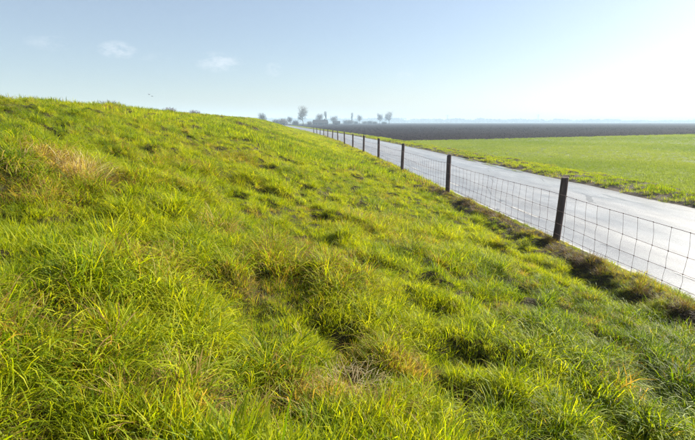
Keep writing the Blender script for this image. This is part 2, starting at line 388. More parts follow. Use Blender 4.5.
NEAR = []
for k in range(4):   # 0-3 lush tufts
    NEAR.append([dict(n=36, rad=.05, length=(.055, .145), width=(.0026, .0046), lean=.32, curl=(.2, 1.5)), dict(n=16, rad=.07, length=(.035, .07), width=(.003, .005), lean=.6, curl=(.2, 1.2))])
for k in range(4):   # 4-7 short dense turf
    NEAR.append([dict(n=68, rad=.085, length=(.028, .070), width=(.0020, .0036), lean=.5, curl=(.1, 1.4))])
for k in range(3):   # 8-10 long arching blades
    NEAR.append([dict(n=26, rad=.05, length=(.12, .24), width=(.0028, .0050), lean=.42, curl=(.9, 2.6), segs=4), dict(n=20, rad=.06, length=(.05, .11), width=(.003, .005), lean=.4, curl=(.2, 1.2))])
for k in range(3):   # 11-13 fallen straw
    NEAR.append([dict(n=42, rad=.09, length=(.06, .17), width=(.0018, .0036), lean=.4, curl=(-.2, .7), flop=.75)])
FARL = []
for k in range(5):   # coarser clumps for the distance
    FARL.append([dict(n=26, rad=.16, length=(.09, .20), width=(.008, .014), lean=.35, curl=(.2, 1.4), segs=2)])
M_deadi = grass_material('dead_grass_mat', True, GREEN, [(.0, (.045, .022, .014)), (.35, (.090, .052, .030)), (.7, (.15, .10, .058)), (1.0, (.24, .18, .11))], .35)
LIB_N = library('near_tuft', M_grass, NEAR)
for k in range(3):
    me = blade_mesh('near_tuft_%02d' % (14 + k), join_blades([blades(rng, n=60, rad=.10, length=(.06, .15), width=(.0022, .004), lean=.5, curl=(.2, 1.4), flop=.35)]), M_deadi)
    LIB_N.objects.link(bpy.data.objects.new('near_tuft_%02d' % (14 + k), me))
LIB_F = library('far_tuft', M_grass, FARL)
WH = []
for k in range(4):
    WH.append([dict(n=30, rad=.22, length=(.07, .15), width=(.008, .014), lean=.4, curl=(.2, 1.2), segs=2)])
LIB_W = library('wheat_tuft', M_wheat, WH)

def scatter(name, P, rot, scl, idx, dry, hue, lib, label, cat):
    me = bpy.data.meshes.new(name); me.vertices.add(len(P)); me.vertices.foreach_set('co', np.asarray(P, np.float32).ravel())
    for nm, typ, arr, key in (('rot', 'FLOAT_VECTOR', rot, 'vector'), ('scl', 'FLOAT', scl, 'value'), ('idx', 'INT', idx, 'value'), ('dry', 'FLOAT', dry, 'value'), ('hue', 'FLOAT', hue, 'value')):
        at = me.attributes.new(nm, typ, 'POINT'); at.data.foreach_set(key, np.asarray(arr, np.int32 if typ == 'INT' else np.float32).ravel())
    me.update()
    o = link(name, me, kind='stuff', label=label, category=cat)
    ng = bpy.data.node_groups.new(name + '_nodes', 'GeometryNodeTree')
    ng.interface.new_socket('Geometry', in_out='INPUT', socket_type='NodeSocketGeometry'); ng.interface.new_socket('Geometry', in_out='OUTPUT', socket_type='NodeSocketGeometry')
    gi = N(ng, 'NodeGroupInput'); go = N(ng, 'NodeGroupOutput'); ip = N(ng, 'GeometryNodeInstanceOnPoints'); ci = N(ng, 'GeometryNodeCollectionInfo')
    ci.inputs['Collection'].default_value = lib; ci.inputs['Separate Children'].default_value = True; ci.inputs['Reset Children'].default_value = True
    def na(n, dt):
        a = N(ng, 'GeometryNodeInputNamedAttribute', data_type=dt); a.inputs['Name'].default_value = n
        return [s for s in a.outputs if s.enabled and s.name == 'Attribute'][0]
    ip.inputs['Pick Instance'].default_value = True
    L(ng, gi.outputs[0], ip.inputs['Points']); L(ng, ci.outputs[0], ip.inputs['Instance'])
    L(ng, na('rot', 'FLOAT_VECTOR'), ip.inputs['Rotation']); L(ng, na('scl', 'FLOAT'), ip.inputs['Scale']); L(ng, na('idx', 'INT'), ip.inputs['Instance Index'])
    L(ng, ip.outputs[0], go.inputs[0])
    md = o.modifiers.new('scatter', 'NODES'); md.node_group = ng
    return o
def in_view(X, Y, pad=3.0):
    az = np.degrees(np.arctan2(X, Y)); d = np.hypot(X, Y)
    return ((az > -43) & (az < 56)) | (d < pad)

# dry spots on the dike (x before the bend, y, radius, dryness)
DRYSPOT = [(-2.25, 4.7, .30, .80), (-1.9, 4.7, .30, .75), (-2.12, 3.95, .35, .40), (.21, 2.13, .17, .9), (-.3, 3.2, .25, .4), (.5, 4.5, .25, .35), (-1.15, 2.0, .3, .25), (.35, 2.6, .25, .3), (-.9, 2.9, .3, .3), (1.9, 3.9, .3, .2)]
BARE = [(1.57, 2.52, .17), (2.38, 4.33, .20), (1.98, 5.01, .15), (-.36, 1.86, .15), (2.33, 2.58, .18), (2.3, 3.19, .17), (3.84, 4.26, .22), (3.9, 5.2, .18), (-.25, 3.55, .10)]
def attrs(x, y):
    hue = np.clip(.56 + 1.5 * (fbm(x * .35, y * .3, 101, 3) - .5) + .8 * (fbm(x * 1.7, y * 1.7, 111, 2) - .5), 0, 1)
    dry = np.clip(.09 + 1.0 * (fbm(x * .9, y * .8, 121, 3) - .60), .03, .5)
    dry = np.maximum(dry, np.clip(3.0 * (fbm(x * 3.1 + 2, y * 2.9, 127, 2) - .70), 0, .6))
    for sx_, sy_, r_, v_ in DRYSPOT:
        dry = np.maximum(dry, v_ * np.clip(1.4 - np.hypot(x - sx_, y - sy_) / r_, 0, 1))
    dry = np.maximum(dry, .42 * np.exp(-((x - 4.5) / .32) ** 2) * (.45 + .9 * vnoise(x * 2, y * 1.3, 131)))
    return hue, np.clip(dry, 0, 1)
def dike_points(n_per_m2, y0, y1, x0=-9.5, x1=5.14, dmin=0, dmax=1e9, even=False):
    n = int(n_per_m2 * (x1 - x0) * (y1 - y0)); x = rng.uniform(x0, x1, n); y = rng.uniform(y0, y1, n); d = np.hypot(x, y)
    X = x + shift(y); k = (d >= dmin) & (d < dmax) & in_view(X, y)
    lumpy = .6 * fbm(x * 3.6 + 8, y * 3.0, 9, 2) + .4 * fbm(x * 1.5, y * 1.2 + 5, 5, 2)
    if not even:
        k &= rng.uniform(0, 1, n) < np.clip(.88 + 2.4 * (lumpy - .5), .55, 1)
        # blades stand in small clumps with narrow gaps between
        fq = 8.5 if dmax <= 8 else 5.5
        cl = vnoise(x * fq + 3 * vnoise(x * 2, y * 2, 301), y * fq * .9, 303)
        k &= rng.uniform(0, 1, n) < np.clip((cl - .27) / .22, .26, 1)
    for bx, by, br_ in BARE: k &= (np.hypot(x - bx, y - by) > br_ * rng.uniform(.5, 1.1, n)) | (rng.uniform(0, 1, n) < .15)
    return x[k], y[k]
chunks = [dike_points(900, -1.2, 4, dmax=4), dike_points(600, 0, 8, dmin=4, dmax=8), dike_points(220, 0, 16, dmin=8, dmax=16)]
turf0 = sum(len(c[0]) for c in chunks)     # after these: an even undergrowth of short turf
chunks += [dike_points(130, -1.2, 4, dmax=4, even=True), dike_points(110, 0, 8, dmin=4, dmax=8, even=True), dike_points(90, 0, 16, dmin=8, dmax=16, even=True)]
x = np.concatenate([c[0] for c in chunks]); y = np.concatenate([c[1] for c in chunks]); n = len(x)
hue, dry = attrs(x, y)
z = zdike(x, y); ex = .1
sxn = (zdike(x + ex, y) - zdike(x - ex, y)) / (2 * ex)
rot = np.stack([rng.normal(0, .16, n), np.clip(-np.arctan(sxn), -.6, .6) * .45 + rng.normal(.05, .16, n), rng.uniform(0, 6.283, n)], -1)
# euler XYZ turns about z last: lean in the tuft's own frame, so express it there
hue = np.clip(hue + rng.normal(0, .27, n), 0, 1)
lx, ly, rz = rot[:, 0].copy(), rot[:, 1].copy(), rot[:, 2]
rot[:, 0] = lx * np.cos(rz) + ly * np.sin(rz); rot[:, 1] = -lx * np.sin(rz) + ly * np.cos(rz)
tall = .45 * fbm(x * .8 + 4, y * .8, 151, 2) + .55 * fbm(x * 3.6 + 8, y * 3.0, 9, 2); u = rng.uniform(0, 1, n)
idx = np.where(u < .42, rng.integers(4, 8, n), rng.integers(0, 4, n))
idx = np.where((tall > .49) & (u > .62), rng.integers(8, 11, n), idx)
idx = np.where((dry > .35) & (rng.uniform(0, 1, n) < .45 * dry + .1), rng.integers(11, 14, n), idx)
idx = np.where(rng.uniform(0, 1, n) < .10, rng.integers(11, 14, n), idx)
scl = rng.uniform(.55, 1.0, n) ** 1.0 * (1 + .5 * ((rng.uniform(0, 1, n) < .2) & (idx < 8))) * np.clip(1.05 + 2.4 * (tall - .5), .6, 1.6)
idx = np.where((idx >= 8) & (idx < 11) & (np.hypot(x, y) < 1.9), idx - 7, idx)
idx[turf0:] = rng.integers(4, 8, n - turf0); scl[turf0:] = rng.uniform(.6, 1.0, n - turf0); hue[turf0:] *= .45  # undergrowth colour darkened to stand in for deep shade between the tufts
scl *= np.where(np.hypot(x, y) < 3.6, 1.14, 1)
scl *= np.where(np.abs(x - 4.5) < .42, .62, 1)
scl *= np.clip(1 - (x - 4.75) / .6, .35, 1)
ridge_p = np.exp(-((x - 4.36) / .19) ** 2) * np.clip(.20 + 1.5 * (vnoise(x * 1.5, y * .9, 311) - .3), 0, 1)
deadm = rng.uniform(0, 1, n) < ridge_p * .55
idx = np.where(deadm, rng.integers(14, 17, n), idx); scl = np.where(deadm, rng.uniform(.7, 1.2, n), scl)
dry2 = np.where((idx >= 11), np.maximum(dry, .7), dry); dry2 = np.where(idx >= 14, .9, dry2)
scatter('meadow_grass', np.stack([x + shift(y), y, z], -1), rot, scl, idx, dry2, hue, LIB_N, 'lush yellow-green grass covering the dike slope', 'grass')
chunks = [dike_points(60, 8, 34, dmin=15.5, dmax=34, x0=-10), dike_points(26, 25, 75, dmin=33, dmax=75, x0=-10), dike_points(9, 70, 200, dmin=75, x0=-11), dike_points(2.5, 190, 420, x0=-11)]
x = np.concatenate([c[0] for c in chunks]); y = np.concatenate([c[1] for c in chunks]); n = len(x)
hue, dry = attrs(x, y)
rot = np.stack([rng.normal(0, .2, n), rng.normal(0, .2, n), rng.uniform(0, 6.283, n)], -1)
scl = rng.uniform(.7, 1.15, n) * (.65 + .7 * fbm(x * .8 + 4, y * .8, 151, 2)) * np.clip(1 + (y - 30) / 120, 1, 2.6) * np.clip(1 - (x - 4.75) / .6, .35, 1)
scl = np.where(y > 60, np.minimum(scl, 1.9), scl)
scatter('meadow_grass', np.stack([x + shift(y), y, zdike(x, y)], -1), rot, scl, rng.integers(0, 5, n), dry, hue, LIB_F, 'distant grass on the dike running toward the horizon', 'grass')
# verge grass
def verge_points(dens, y0, y1):
    n = int(dens * 3.0 * (y1 - y0)); x = 10.55 + 3.0 * rng.uniform(0, 1, n); y = rng.uniform(y0, y1, n)
    k = in_view(x + shift(y), y) & (rng.uniform(0, 1, n) < np.clip((x - 10.58) / .6, .05, 1) * np.clip(.58 + 5.0 * (fbm(x * 1.6, y * 1.1, 61, 3) - .47), .04, 1))
    return x[k], y[k]
ch = [verge_points(85, 6, 30), verge_points(40, 30, 70), verge_points(8, 70, 300)]
x = np.concatenate([c[0] for c in ch]); y = np.concatenate([c[1] for c in ch]); n = len(x)
hue, dry = attrs(x, y)
rot = np.stack([rng.normal(0, .25, n), rng.normal(0, .25, n), rng.uniform(0, 6.283, n)], -1)
scl = rng.uniform(.35, .8, n) * np.clip(1.2 - .25 * np.abs(x - 11.4), .5, 1.2) * np.clip(1 + (y - 30) / 120, 1, 2)
scatter('verge_grass', np.stack([x + shift(y), y, zverge(x, y)], -1), rot, scl, rng.integers(0, 5, n), np.clip(dry + .12 * (x < 11.1), 0, 1), np.clip(hue * .55, 0, 1), LIB_F, 'rough tufty grass on the verge across the road', 'grass')
# winter wheat
def wheat_points(dens, r0, r1):
    n = int(dens * r1 * r1); x = rng.uniform(12.9, r1, n); y = rng.uniform(3, r1, n); d = np.hypot(x, y)
    k = (d >= r0) & (d < r1) & in_view(x, y, 0) & (y < 53.2 + .405 * x - .3)
    return x[k], y[k], d[k]
ch = [wheat_points(24, 12, 34), wheat_points(11, 34, 62), wheat_points(4.5, 62, 125), wheat_points(1.0, 125, 210)]
x = np.concatenate([c[0] for c in ch]); y = np.concatenate([c[1] for c in ch]); d = np.concatenate([c[2] for c in ch]); n = len(x)
hue = np.clip(.5 + 2.0 * (fbm(x * .08, y * .08, 171, 3) - .5) + .4 * (fbm(x * .6, y * .6, 175, 2) - .5), 0, 1)
rot = np.stack([rng.normal(0, .2, n), rng.normal(0, .2, n), rng.uniform(0, 6.283, n)], -1)
scl = rng.uniform(.6, 1.0, n) * np.clip(.75 + d / 110, .75, 1.7)
scatter('winter_wheat', np.stack([x, y, np.full(n, WZ)], -1), rot, scl, rng.integers(0, 4, n), np.full(n, .03), hue, LIB_W, 'smooth green field of young winter wheat across the road', 'wheat')

# clods on the near part of the ploughed land
def clod_mesh(k):
    rg = random.Random(900 + k); bm = bmesh.new(); bmesh.ops.create_icosphere(bm, subdivisions=1, radius=.085)
    for v in bm.verts: v.co = Vector((v.co.x * rg.uniform(.7, 1.5), v.co.y * rg.uniform(.7, 1.5), v.co.z * rg.uniform(.5, .9)))
    me = bpy.data.meshes.new('clod'); bm.to_mesh(me); bm.free(); me.materials.append(M_soil); return me
LIB_C = bpy.data.collections.new('clods')
for k in range(4): LIB_C.objects.link(bpy.data.objects.new('clod_%02d' % k, clod_mesh(k)))
def clod_points(dens, y0, y1, x1):
    n = int(dens * (x1 + 5) * (y1 - y0)); x = rng.uniform(-5, x1, n); y = rng.uniform(y0, y1, n)
    row = np.cos((x * .99 - y * .14) * 2 * math.pi / 1.6)         # plough furrows running away from the road
    k = in_view(x, y, 0) & (y > 53.4 + .405 * x) & (x > 12.9 + shift(y)) & (rng.uniform(0, 1, n) < .45 + .4 * row)
    return x[k], y[k]
ch = [clod_points(5, 55, 100, 95), clod_points(1.6, 100, 190, 150), clod_points(.5, 190, 380, 260)]
x = np.concatenate([c[0] for c in ch]); y = np.concatenate([c[1] for c in ch]); n = len(x)
scatter('soil_clods', np.stack([x, y, np.full(n, PZD)], -1), rng.uniform(0, 6.28, (n, 3)), rng.uniform(.35, .9, n) * np.clip(y / 110, .8, 1.4), rng.integers(0, 4, n), np.zeros(n), np.zeros(n), LIB_C, 'dark turned clods of the ploughed field', 'soil')

# ------------------------------------------------------------------ tussocks that stand out of the sward
def tussock(name, label, xy, parts, dry, hue, seed, group=None, lift=0.0, lean=(0, 0), mat=None):
    rg = np.random.default_rng(seed)
    data = join_blades([blades(rg, **p) for p in parts]); n = len(data[0])
    me = blade_mesh(name, data, mat or M_tussock, {'dry': np.full(n, dry), 'hue': np.full(n, hue)})
    o = link(name, me, label=label, category='tussock')
    if group: o['group'] = group
    x_, y_ = xy; o.location = (x_ + float(shift(y_)), y_, float(zdike(np.array(x_), np.array(y_))) + lift); o.rotation_euler = (lean[0], lean[1], 0)
    return o
STRAW = lambda k=1.0: [dict(n=int(150 * k), rad=.20, length=(.14, .32), width=(.003, .005), lean=.5, curl=(.3, 1.3), segs=4), dict(n=int(120 * k), rad=.26, length=(.10, .22), width=(.003, .005), lean=.5, curl=(.1, .8), flop=.5)]
LONG = lambda k=1.0: [dict(n=int(190 * k), rad=.17, length=(.13, .30), width=(.003, .0064), lean=.42, curl=(.6, 2.1), segs=5), dict(n=int(130 * k), rad=.22, length=(.08, .20), width=(.003, .006), lean=.45, curl=(.2, 1.2))]
MAT = lambda k=1.0: [dict(n=int(420 * k), rad=.19, length=(.08, .19), width=(.0028, .005), lean=.5, curl=(.2, 1.4), flop=.3), dict(n=int(90 * k), rad=.10, length=(.14, .24), width=(.003, .005), lean=.25, curl=(.2, 1.0))]


tussock('grass_tussock', 'large tussock of pale straw-coloured dead grass high on the left of the slope', (-2.05, 4.72), STRAW(1.7), .9, .6, 11, lift=.04, lean=(0, .35), mat=M_straw)
tussock('grass_tussock', 'silvery arching grass tussock at the left edge of the picture', (-2.45, 4.2), LONG(1.1), .45, .35, 12, lean=(0, .3), mat=M_straw)
tussock('grass_tussock', 'orange-brown withered tussock below the large pale straw tussock', (-2.05, 4.1), MAT(.6), .62, .6, 13, lean=(0, .3))
tussock('grass_tussock', 'tall silvery green tussock with drooping blades in the middle of the slope', (-.80, 4.45), LONG(1.1), .38, .45, 14, lean=(0, .2), mat=M_straw)
tussock('grass_tussock', 'shaggy tussock with rusty tips beside the tall silvery green tussock', (-.22, 3.6), LONG(.9), .40, .7, 15, lean=(0, .15))
tussock('grass_tussock', 'big dark green tussock of long arching blades in the central foreground', (-.20, 2.28), LONG(1.15), .25, .25, 16, lean=(0, .12))
tussock('grass_tussock', 'flattened patch of bleached straw beside the big foreground tussock', (.24, 2.16), [dict(n=300, rad=.20, length=(.07, .18), width=(.0018, .0036), lean=.4, curl=(-.2, .6), flop=.85)], 1.0, .6, 17, lift=.045, mat=M_straw)
tussock('grass_tussock', 'bright green tussock at the bottom left corner of the picture', (-.80, 1.75), LONG(.75), .12, .6, 18, lean=(0, .15))
tussock('grass_tussock', 'wide-bladed green tussock above a dark hollow at the lower right', (1.5, 2.75), LONG(.9), .12, .35, 19)
tussock('grass_tussock', 'dark leafy tussock near the bottom right corner', (2.25, 2.95), LONG(.9), .18, .2, 20)
FT = 'dead grass tufts at the foot of the fence'
for k, (fx, fy, w) in enumerate([(4.42, 7.62, 'brown dead tuft at the foot of the nearest fence post'), (4.34, 6.62, 'brown dead tuft under the wire, first right of the nearest post'), (4.32, 5.95, 'brown dead tuft under the wire, second right of the nearest post'), (4.32, 5.2, 'brown dead tuft under the wire, third right of the nearest post'),
        (4.34, 4.5, 'brown dead tuft under the wire close to the right edge of the picture'), (4.40, 9.6, 'brown dead tuft under the wire between the two nearest posts'), (4.42, 13.4, 'brown dead tuft at the foot of the second nearest fence post'), (4.40, 16.6, 'brown dead tuft midway between second and third fence posts'), (4.42, 18.9, 'brown dead tuft just before the third fence post')]):
    tussock('dead_grass_tuft', w, (fx, fy), MAT(.8), .80, .4, 40 + k, FT, .0, mat=M_dead).scale = (.72, .72, .8)

# ------------------------------------------------------------------ sheep fence
def tube(pts, radii, sides=6, caps=True, phase=0.0):
    """closed tapered tube along a polyline"""
    V, F = [], []; n = len(pts); pts = [Vector(p) for p in pts]
    for k, p in enumerate(pts):
        d = (pts[min(k + 1, n - 1)] - pts[max(k - 1, 0)]).normalized()
        ref = Vector((1, 0, 0)) if abs(d.x) < .9 else Vector((0, 1, 0)); a_ = d.cross(ref).normalized(); b_ = d.cross(a_)
        for s in range(sides):
            q = 2 * math.pi * s / sides + phase; V.append(p + (a_ * math.cos(q) + b_ * math.sin(q)) * radii[k])
    for k in range(n - 1):
        for s in range(sides): F.append((k * sides + s, k * sides + (s + 1) % sides, (k + 1) * sides + (s + 1) % sides, (k + 1) * sides + s))
    if caps: F.append(tuple(range(sides))[::-1]); F.append(tuple((n - 1) * sides + s for s in range(sides)))
    return V, F
def merge(parts):
    V, F = [], []
    for v, f in parts:
        o_ = len(V); V += list(v); F += [tuple(i + o_ for i in q) for q in f]
    return V, F
rnd = random.Random(5)
FX = 4.60
fence = empty('sheep_fence', (FX, 7.7, .15), label='wire mesh sheep fence on dark wooden posts along the foot of the dike', category='fence')
fo = Vector(fence.location)
def gz(x_, y_): return float(zdike(np.array(float(x_)), np.array(float(y_))))
POSTY = [1.5 + 6.2 * k for k in range(15)]
for k, py in enumerate(POSTY):
    py += rnd.uniform(-.12, .12) if k > 1 else 0
    px = FX + float(shift(py)); g = .16
    H = 1.335 + (0 if k == 1 else rnd.uniform(-.03, .04)); r0 = .066 * rnd.uniform(.92, 1.08)
    prof = []; rr_ = []; nh = 9
    for j in range(nh):
        t_ = j / (nh - 1); prof.append((.012 * math.sin(3 * t_ + k), .010 * math.cos(2.3 * t_ + 2 * k), -.45 + t_ * (H + .45))); rr_.append(r0 * (1.04 - .08 * t_))
    V, F = tube(prof, rr_, 12)
    for q in range(len(V)):
        V[q] = V[q] + Vector((rnd.uniform(-1, 1), rnd.uniform(-1, 1), 0)) * .0022
    top = (nh - 1) * 12
    for s in range(12): V[top + s].z += .018 * math.cos(s * .5236 + k)
    cc = len(V); inner = [(V[top + s] - Vector(prof[-1])) * .86 + Vector(prof[-1]) + Vector((0, 0, .012)) for s in range(12)]
    V += inner; F = F[:-1] + [(top + s, top + (s + 1) % 12, cc + (s + 1) % 12, cc + s) for s in range(12)] + [tuple(cc + s for s in range(12))]
    o = mesh_obj('post', V, F, M_wood, fence); o.location = Vector((px, py, 0)) - fo
    o.rotation_euler = (rnd.uniform(-.025, .025), (.085 if k == 1 else rnd.uniform(-.02, .03) if k != 9 else .06), 0)
    for hz in (1.07, .78, .55, .36, .20):     # fencing staples on the field side of the post
        if k < 4: mesh_obj('staple', *tube([(-r0 - .001, -.006, hz + .010), (-r0 - .008, 0, hz), (-r0 - .001, .006, hz - .010)], [.0022] * 3, 5), M_wire, o)
WH_ = (1.07, .785, .55, .365, .20)
WX = FX - .078
def wire_pos(y_, h):
    ph = ((y_ - 1.5) / 6.2) % 1.0
    sag = -.030 * math.sin(math.pi * ph) * (1 + .5 * math.sin(y_ * .7 + h * 5)) + .006 * math.sin(y_ * 2.1 + h * 9)
    lat = .020 * math.sin(math.pi * ph) * math.sin(h * 4 + y_ * .9)
    return Vector((WX + float(shift(y_)) + lat, y_, h + sag))
for h, r_ in zip(WH_, (.0034, .0027, .0027, .0027, .0031)):
    yy = list(np.arange(1.5, 60, .3)) + list(np.arange(60, 92, 1.2))
    V, F = tube([wire_pos(float(q), h) - fo for q in yy], [r_] * len(yy), 5)
    mesh_obj('wire_strand', V, F, M_wire, fence, True)
def stay(y_, simple=False):
    jit = rnd.uniform(-.011, .011); pts = []; hs = list(WH_)[::-1]
    for j, h in enumerate(hs):
        p = wire_pos(y_ + (jit if j % 2 else -jit * .6) + rnd.uniform(-.007, .007), h); pts.append(p)
        if j < len(hs) - 1 and not simple:
            q = (p + wire_pos(y_, hs[j + 1])) / 2; q.y += rnd.uniform(-.010, .010); q.x += rnd.uniform(-.008, .008); pts.append(q)
    parts = [tube([p - fo for p in pts], [.0026] * len(pts), 4)]
    if not simple:
        for p in pts[::2]:
            parts.append(tube([p - fo - Vector((0, .010, 0)), p - fo, p - fo + Vector((0, .010, 0))], [.005, .0092, .005], 5))
    return merge(parts)
y_ = 1.72
while y_ < 26.6:
    if min(abs(y_ - p) for p in POSTY) > .1:
        V, F = stay(y_); mesh_obj('stay_wire', V, F, M_wire, fence, True)
    y_ += .28
far = []
while y_ < 70: far.append(stay(y_, True)); y_ += .30
V, F = merge(far); o = mesh_obj('distant_stay_wires', V, F, M_wire, fence, True); o['kind'] = 'stuff'

# ------------------------------------------------------------------ bare winter trees
def tri_tube(p0, p1, r0, r1):
    return tube([p0, p1], [r0, r1], 3, False)
def bare_tree(seed, H, W, kind='round'):
    rg = random.Random(seed); trunk = []; crown = []
    base = H * (.15 if kind == 'round' else .10); rt = H * .022
    def grow(p, d, ln, r, lev):
        steps = 3 if lev < 3 else 2
        for s in range(steps):
            d = (d + Vector((rg.gauss(0, .16), rg.gauss(0, .16), rg.gauss(.05, .08)))).normalized()
            q = p + d * ln / steps; r2 = r * (.80 if s < steps - 1 else .62)
            rad_ = math.hypot(q.x, q.y); 
            if rad_ > W / 2 and lev > 1: return
            if q.z > H * 1.02: return
            (trunk if lev < 1 else crown).append(tri_tube(p, q, max(r, .013), max(r2, .009)))
            if lev < 5:
                for c in range(4 if lev == 0 else 3 if lev == 1 else 2):
                    a_ = rg.uniform(0, 6.283); sp_ = rg.uniform(.45, 1.05) if kind == 'round' else rg.uniform(.2, .42)
                    ref = Vector((1, 0, 0)) if abs(d.x) < .8 else Vector((0, 1, 0)); e1 = d.cross(ref).normalized(); e2 = d.cross(e1)
                    nd = (d * math.cos(sp_) + (e1 * math.cos(a_) + e2 * math.sin(a_)) * math.sin(sp_)).normalized()
                    if lev < 3 or rg.random() < .46: grow(q, nd, ln * rg.uniform(.58, .8), r2 * .62, lev + 1)
            p = q; r = r2
    v, f = tube([(0, 0, -.3), (.02 * H * rg.uniform(-1, 1), 0, base * .5), (0, .02 * H * rg.uniform(-1, 1), base)], [rt * 1.3, rt, rt * .9], 7); trunk.append((v, f))
    grow(Vector((0, 0, base)), Vector((0, 0, 1)), H * (.36 if kind == 'round' else .5), rt * .85, 0)
    return merge(trunk), merge(crown)
def mk(name, vf, mat):
    me = bpy.data.meshes.new(name); me.from_pydata([tuple(v) for v in vf[0]], [], vf[1]); me.update(); me.materials.append(mat); return me
TREES = {}
for key, H, W, kd, sd_ in (('a', 12, 7.4, 'round', 3), ('b', 10, 7.5, 'round', 8), ('c', 11, 7, 'round', 15), ('p', 12, 2.6, 'poplar', 4)):
    tk, cr = bare_tree(sd_, H, W, kd); TREES[key] = (mk('trunk', tk, M_bark), mk('crown', cr, M_twig), H)
def xdir(px): # sideways slope of a compass bearing given as bearing number in the photo's width
    return px
def place_tree(bearing, y_, H, key, label, group='bare trees on the horizon', rz=0, wide=1.0):
    tm, cm, h0 = TREES[key]; s = H / h0
    e = empty('bare_tree', (math.tan(R(bearing)) * y_, y_, -.28), rz, label=label, category='tree', group=group)
    e.scale = (s * wide, s * wide, s)
    for nm, me in (('trunk', tm), ('crown', cm)): link(nm, me, e)
TL = [(-4.12, 270, 7.6, 'b', 'small bare tree rising from behind the grassy crest of the dike', 0, 1.0),
      (.74, 300, 12.6, 'a', 'tall oval bare tree standing alone beside the far bend of the road', 1, .95),
      (-.85, 330, 7.0, 'c', 'faint small bare tree left of the tall oval tree', 2, .9),
      (2.75, 395, 9.6, 'b', 'spreading bare tree over the left end of the farmhouse roof', 3, 1.15),
      (3.42, 400, 11.4, 'p', 'narrow bare poplar behind the farmhouse', 4, 1.0),
      (4.45, 400, 8.4, 'c', 'low wide bare tree right of the farmhouse', 5, 1.35),
      (6.65, 540, 13.0, 'p', 'narrow pale poplar standing among the hedge shrubs in the distance', 6, 1.0),
      (7.55, 540, 10.8, 'b', 'round-topped bare tree right of the narrow pale poplar', 7, 1.0),
      (10.0, 480, 12.0, 'c', 'left one of the pair of bare trees at the edge of the ploughed field', 8, .9),
      (11.1, 480, 13.2, 'a', 'larger right one of the pair of bare trees at the edge of the ploughed field', 9, 1.2)]
for q in TL: place_tree(*q[:4], q[4], rz=q[5], wide=q[6])

# shrubs: many thin stems from the ground
def shrub_mesh(seed, H, W, nst, mat):
    rg = random.Random(seed); parts = []
    for k in range(nst):
        a_ = rg.uniform(0, 6.283); r_ = rg.uniform(0, W * .35); p = Vector((r_ * math.cos(a_), r_ * math.sin(a_), -.15)); d = Vector((math.cos(a_) * .35 * rg.random(), math.sin(a_) * .35 * rg.random(), 1)).normalized()
        ln = H * rg.uniform(.6, 1.0) * (1 - .45 * (r_ / (W * .5)) ** 2)
        for s in range(4):
            q = p + d * ln / 4; parts.append(tri_tube(p, q, H * .008 * (1 - s * .2), H * .008 * (.8 - s * .2) + .002))
            for c in range(4):
                dd = (d + Vector((rg.gauss(0, .6), rg.gauss(0, .6), rg.gauss(.1, .3)))).normalized(); e = q + dd * H * rg.uniform(.08, .22); parts.append(tri_tube(q, e, H * .004, H * .002))
            p = q; d = (d + Vector((rg.gauss(0, .15), rg.gauss(0, .15), 0))).normalized()
    return mk('shrub', merge(parts), mat)
SHR = [shrub_mesh(1, 4.0, 5.5, 190, M_twig), shrub_mesh(2, 4.0, 6.0, 210, M_twig)]
SHL = [(-2.55, 330, 1.1, .8, 'dark rounded shrub left of the car on the far road'), (-1.7, 335, 1.25, 1.0, 'bushy shrub behind the car on the far road'), (-.2, 340, .95, .9, 'low shrub between the faint small tree and the tall oval tree'),
       (1.55, 350, .8, .9, 'low shrub right of the tall oval tree trunk'), (5.9, 530, 1.2, 1.1, 'broad shrub left of the narrow pale poplar'), (6.4, 525, 1.25, 1.1, 'dense shrub at the foot of the narrow pale poplar'),
       (7.1, 530, .9, 1.1, 'low shrub between the poplar and the round-topped tree'), (8.2, 530, .9, 1.2, 'low shrub right of the round-topped tree'), (8.8, 520, 1.0, 1.1, 'shrub midway between the round-topped tree and the tree pair'), (9.4, 500, .8, 1.2, 'low shrub just left of the tree pair'), (10.5, 495, .75, 1.4, 'low shrub between the trunks of the tree pair')]
for k, (bz, y_, s, w, lab) in enumerate(SHL):
    link('shrub', SHR[k % 2], label=lab, category='shrub', group='shrubs along the horizon'); o = bpy.context.scene.collection.objects[-1]
    o.location = (math.tan(R(bz)) * y_, y_, -.3); o.scale = (s * w * 1.2, s * w * 1.2, s); o.rotation_euler = (0, 0, k)
RSH = shrub_mesh(5, 1.25, 1.7, 150, M_redtwig)
for k, (bz, y_, s, lab) in enumerate([(-20.6, 25, .66, 'reddish leafless bush peeping over the dike crest at the left'), (-14.4, 31, .52, 'small reddish bush tip over the middle of the dike crest'), (-11.8, 38, .55, 'faint reddish bush tip right of the other two on the dike crest')]):
    o = link('leafless_bush', RSH, label=lab, category='bush', group='bushes behind the dike crest'); X_ = math.tan(R(bz)) * y_
    o.location = (X_, y_, gz(X_, y_) - .05); o.scale = (s * 1.1, s * 1.1, s); o.rotation_euler = (0, 0, k * 2)

